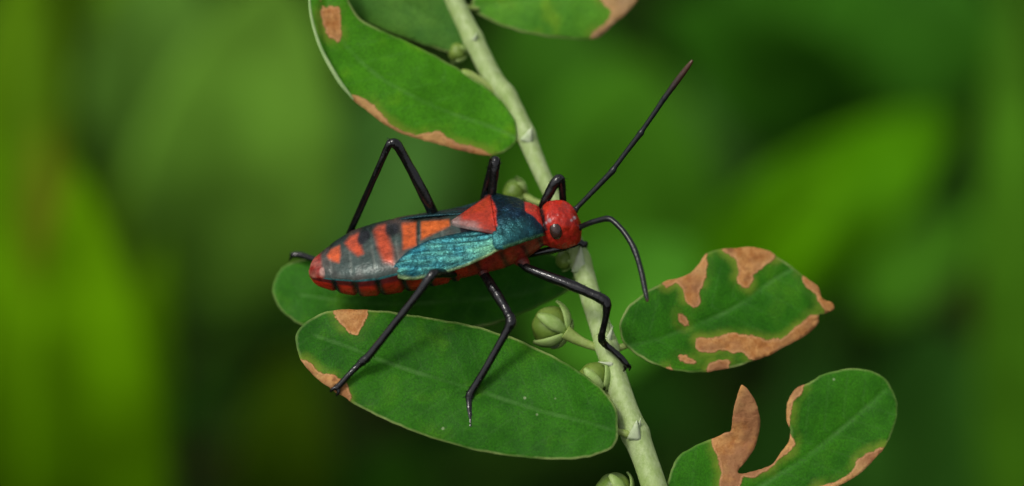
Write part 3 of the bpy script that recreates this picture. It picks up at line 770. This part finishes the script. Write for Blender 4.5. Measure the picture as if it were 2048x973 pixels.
# eyes
def ellipsoid(center, axes, n=16, m=24):
    V, F = [], []
    for i in range(n + 1):
        th = math.pi * i / n
        for j in range(m):
            ph = 2 * math.pi * j / m
            V.append(center + axes[0] * (math.sin(th) * math.cos(ph)) + axes[1] * (math.sin(th) * math.sin(ph)) + axes[2] * math.cos(th))
    for i in range(n):
        for j in range(m):
            j2 = (j + 1) % m; F.append((i * m + j, (i + 1) * m + j, (i + 1) * m + j2, i * m + j2))
    return V, F
for s in (1, -1):
    v, f = ellipsoid(B3(117, s * 38, -38), [BF * (13 / PPC), BR * (s * 13 / PPC), (BU * 17.5 + BR * (-s * 5)) / PPC])
    mesh_obj('eye', v, f, M_eye, bug)

# rostrum folded below the head
v, f = pxtube([(1158, 486, -36, 5), (1140, 492, -34, 7), (1110, 499, -38, 8), (1080, 505, -44, 7), (1056, 512, -50, 5), (1040, 516, -56, 3)], 8, 12)
mesh_obj('rostrum', v, f, M_black, bug)

# legs: one continuous mesh each, with knee, spurs and claws
def setae(ctrl, count=46, start=0.25):
    """short stiff hairs standing off the shin and foot"""
    C = catmull(ctrl, 8); P = [W(*c[:3]) for c in C]; n = len(P); V, F = [], []
    for k in range(count):
        i = random.randint(int(n * start), n - 3)
        t_ = (P[i + 1] - P[i]).normalized(); d = Vector((random.gauss(0, 1), random.gauss(0, 1), random.gauss(0, 1))); d = (d - t_ * d.dot(t_)).normalized()
        r = C[i][3] / PPC; b0 = P[i] + d * r * 0.8; tip = b0 + d * (random.uniform(5, 9) / PPC) + t_ * (random.uniform(4, 8) / PPC)
        s1 = t_.cross(d) * (0.9 / PPC); s2 = t_ * (0.9 / PPC); b = len(V)
        V += [b0 + s1, b0 - s1 * 0.5 + s2, b0 - s1 * 0.5 - s2, tip]; F += [(b, b + 1, b + 3), (b + 1, b + 2, b + 3), (b + 2, b, b + 3)]
    return V, F
def leg(ctrl, claws=None, coxa=None):
    parts = [pxtube(ctrl, 8, 16, lambda i, a: 1 + 0.09 * mnoise.noise(Vector((math.cos(a), math.sin(a), i * 0.33 + ctrl[0][0])))), setae(ctrl)]
    if claws:
        for c in claws: parts.append(pxtube(c, 6, 8))
    v, f = join(*parts)
    o = mesh_obj('leg', v, f, M_black, bug)
    if coxa:
        cv, cf = pxtube(coxa, 8, 14); mesh_obj('coxa', cv, cf, M_coxa, o)
    return o
M_coxa = plain('bug_coxa', (0.16, 0.018, 0.010), (0.07, 0.012, 0.009), 16, 0.4, 0.4)
# right fore leg, gripping the stem
leg([(1040, 524, -18, 8), (1054, 536, -8, 8.5), (1090, 551, 8, 10), (1140, 570, 20, 11), (1182, 588, 28, 9.8), (1203, 598, 30, 11), (1213, 608, 31, 10), (1212, 632, 26, 7), (1206, 660, 14, 6.6), (1203, 677, 4, 7.8), (1210, 689, -8, 7), (1224, 700, -13, 6), (1240, 714, -16, 6.5), (1252, 728, -20, 6), (1256, 735, -24, 4)],
    [[(1252, 728, -20, 4), (1260, 734, -26, 3), (1258, 742, -34, 1)], [(1250, 728, -20, 4), (1250, 738, -24, 3), (1246, 744, -32, 1)]],
    [(1018, 506, -42, 18), (1034, 514, -30, 17), (1046, 524, -18, 13), (1052, 532, -10, 9)])
# right middle leg
leg([(962, 540, -14, 8), (974, 558, -4, 10), (990, 584, 14, 11), (1006, 609, 32, 10), (1016, 628, 44, 9.5), (1021, 638, 49, 11.5), (1021, 648, 51, 11.5), (1014, 662, 50, 8.5), (996, 694, 44, 7.5), (970, 740, 34, 7.5), (948, 776, 24, 8), (940, 790, 22, 9), (938, 802, 24, 7), (939, 824, 30, 6.5), (941, 842, 34, 6.5), (940, 855, 38, 6.5), (940, 859, 38, 5)],
    [[(940, 852, 39, 4.5), (931, 857, 39, 3.6), (927, 863, 37, 2)], [(941, 850, 39, 4.5), (949, 853, 39, 3.6), (953, 860, 37, 2)]],
    [(950, 514, -30, 18), (957, 528, -22, 16), (965, 542, -13, 12), (970, 552, -8, 9)])
# right hind leg: thigh towards the camera, shin down to the leaf tip
leg([(928, 540, -20, 8), (908, 546, 10, 9.5), (884, 547, 50, 9.5), (868, 548, 78, 10.5), (858, 558, 84, 9), (838, 586, 80, 8.2), (800, 634, 68, 7.8), (762, 682, 52, 7.4), (738, 712, 42, 8), (727, 722, 38, 9), (716, 732, 36, 6.8), (698, 750, 36, 6.2), (682, 768, 34, 6.5), (674, 776, 32, 6.5), (671, 779, 31, 5)],
    [[(676, 774, 33, 4.5), (666, 778, 33, 3.6), (661, 784, 31, 2)], [(676, 776, 33, 4.5), (677, 785, 33, 3.6), (673, 792, 31, 2)]],
    [(940, 512, -40, 18), (936, 524, -32, 16), (930, 536, -24, 12), (924, 542, -14, 9)])
# left hind leg: high knee behind the abdomen
leg([(905, 480, -95, 8), (888, 462, -80, 9), (866, 426, -60, 11), (844, 382, -38, 11), (816, 328, -18, 9.5), (796, 293, -4, 10.2), (789, 287, -1, 10), (782, 287, 0, 9), (775, 296, -3, 7.4), (752, 348, -28, 6.6), (728, 402, -62, 6.8), (704, 456, -98, 6.8), (682, 506, -132, 7), (672, 526, -146, 7.5), (656, 528, -150, 6), (628, 519, -154, 6), (604, 511, -156, 6.5), (588, 510, -158, 6), (584, 512, -160, 3)],
    [[(590, 510, -157, 4), (583, 514, -160, 3), (578, 522, -164, 1)], [(592, 510, -157, 4), (584, 508, -160, 3), (580, 514, -164, 1)]])
# left middle leg
leg([(978, 440, -80, 8), (982, 410, -70, 9), (986, 370, -54, 9.5), (990, 336, -42, 10), (991, 323, -40, 10), (987, 322, -44, 8.5), (981, 342, -52, 7.5), (972, 376, -70, 7), (962, 420, -96, 7), (948, 476, -132, 7), (942, 500, -148, 7), (930, 512, -156, 6), (905, 520, -160, 6), (890, 524, -163, 3)])
# left fore leg, reaching round behind the head to the stem
leg([(1078, 452, -78, 8), (1082, 428, -72, 9), (1090, 404, -58, 9.5), (1102, 380, -48, 10), (1113, 362, -42, 10.5), (1121, 359, -44, 9), (1124, 372, -50, 7.5), (1126, 400, -64, 7), (1132, 436, -84, 6.5), (1144, 468, -92, 6.5), (1154, 480, -90, 7), (1162, 486, -90, 6), (1168, 490, -92, 6.5), (1172, 494, -96, 3)],
    [[(1166, 488, -91, 4), (1173, 486, -94, 3), (1175, 492, -100, 1)]])

# antennae, four segments each
t = NT('bug_antenna')
g = t.n('NewGeometry').outputs['Position']; n1 = t.noise(40, 3)
tf = t.attr('tip')
col = t.mix(t.ramp(n1, 0.35, 0.7), (0.004, 0.006, 0.007), (0.010, 0.011, 0.010)); col = t.mix(tf, col, (0.085, 0.035, 0.018))
M_ant = t.finish(t.bsdf(col, 0.30, 0.4, 0.0, t.bump(n1, 0.3, 0.008)))
def antenna(ctrl, tipfrom):
    C = catmull(ctrl, 8); v, f = tube_data([W(*c[:3]) for c in C], [(c[3] + 0.6) / PPC for c in C], 12)
    n = len(C); tip = np.repeat(np.array([sst(i / n, tipfrom, 1.0) for i in range(n)]), 12)
    mesh_obj('antenna', v, f, M_ant, bug, attrs={'tip': np.append(tip, [0, 1])})
antenna([(1140, 430, -54, 9), (1149, 421, -53, 7.5), (1157, 413, -52, 4.5), (1190, 379, -40, 4.8), (1218, 350, -30, 5.4), (1226, 341, -28, 6.2), (1232, 332, -26, 4.4), (1256, 300, -18, 4.6), (1276, 274, -10, 5.2), (1282, 266, -8, 6), (1287, 258, -6, 4.2), (1308, 228, 2, 4.4), (1324, 204, 8, 4.8), (1329, 197, 10, 5.4), (1334, 190, 12, 5), (1350, 168, 18, 5.8), (1368, 144, 26, 5.2), (1380, 128, 32, 3.5), (1385, 121, 34, 1.5)], 0.74)
antenna([(1142, 460, -30, 9), (1156, 456, -24, 8), (1164, 453, -20, 5), (1184, 445, -4, 5), (1206, 439, 10, 5.2), (1216, 438, 16, 5.8), (1226, 442, 22, 5), (1246, 462, 34, 5), (1262, 486, 46, 5.2), (1270, 503, 52, 5.8), (1276, 520, 58, 5), (1284, 550, 66, 5.2), (1290, 580, 74, 4.8), (1294, 598, 80, 3.4), (1295, 604, 82, 1.5)], 0.9)
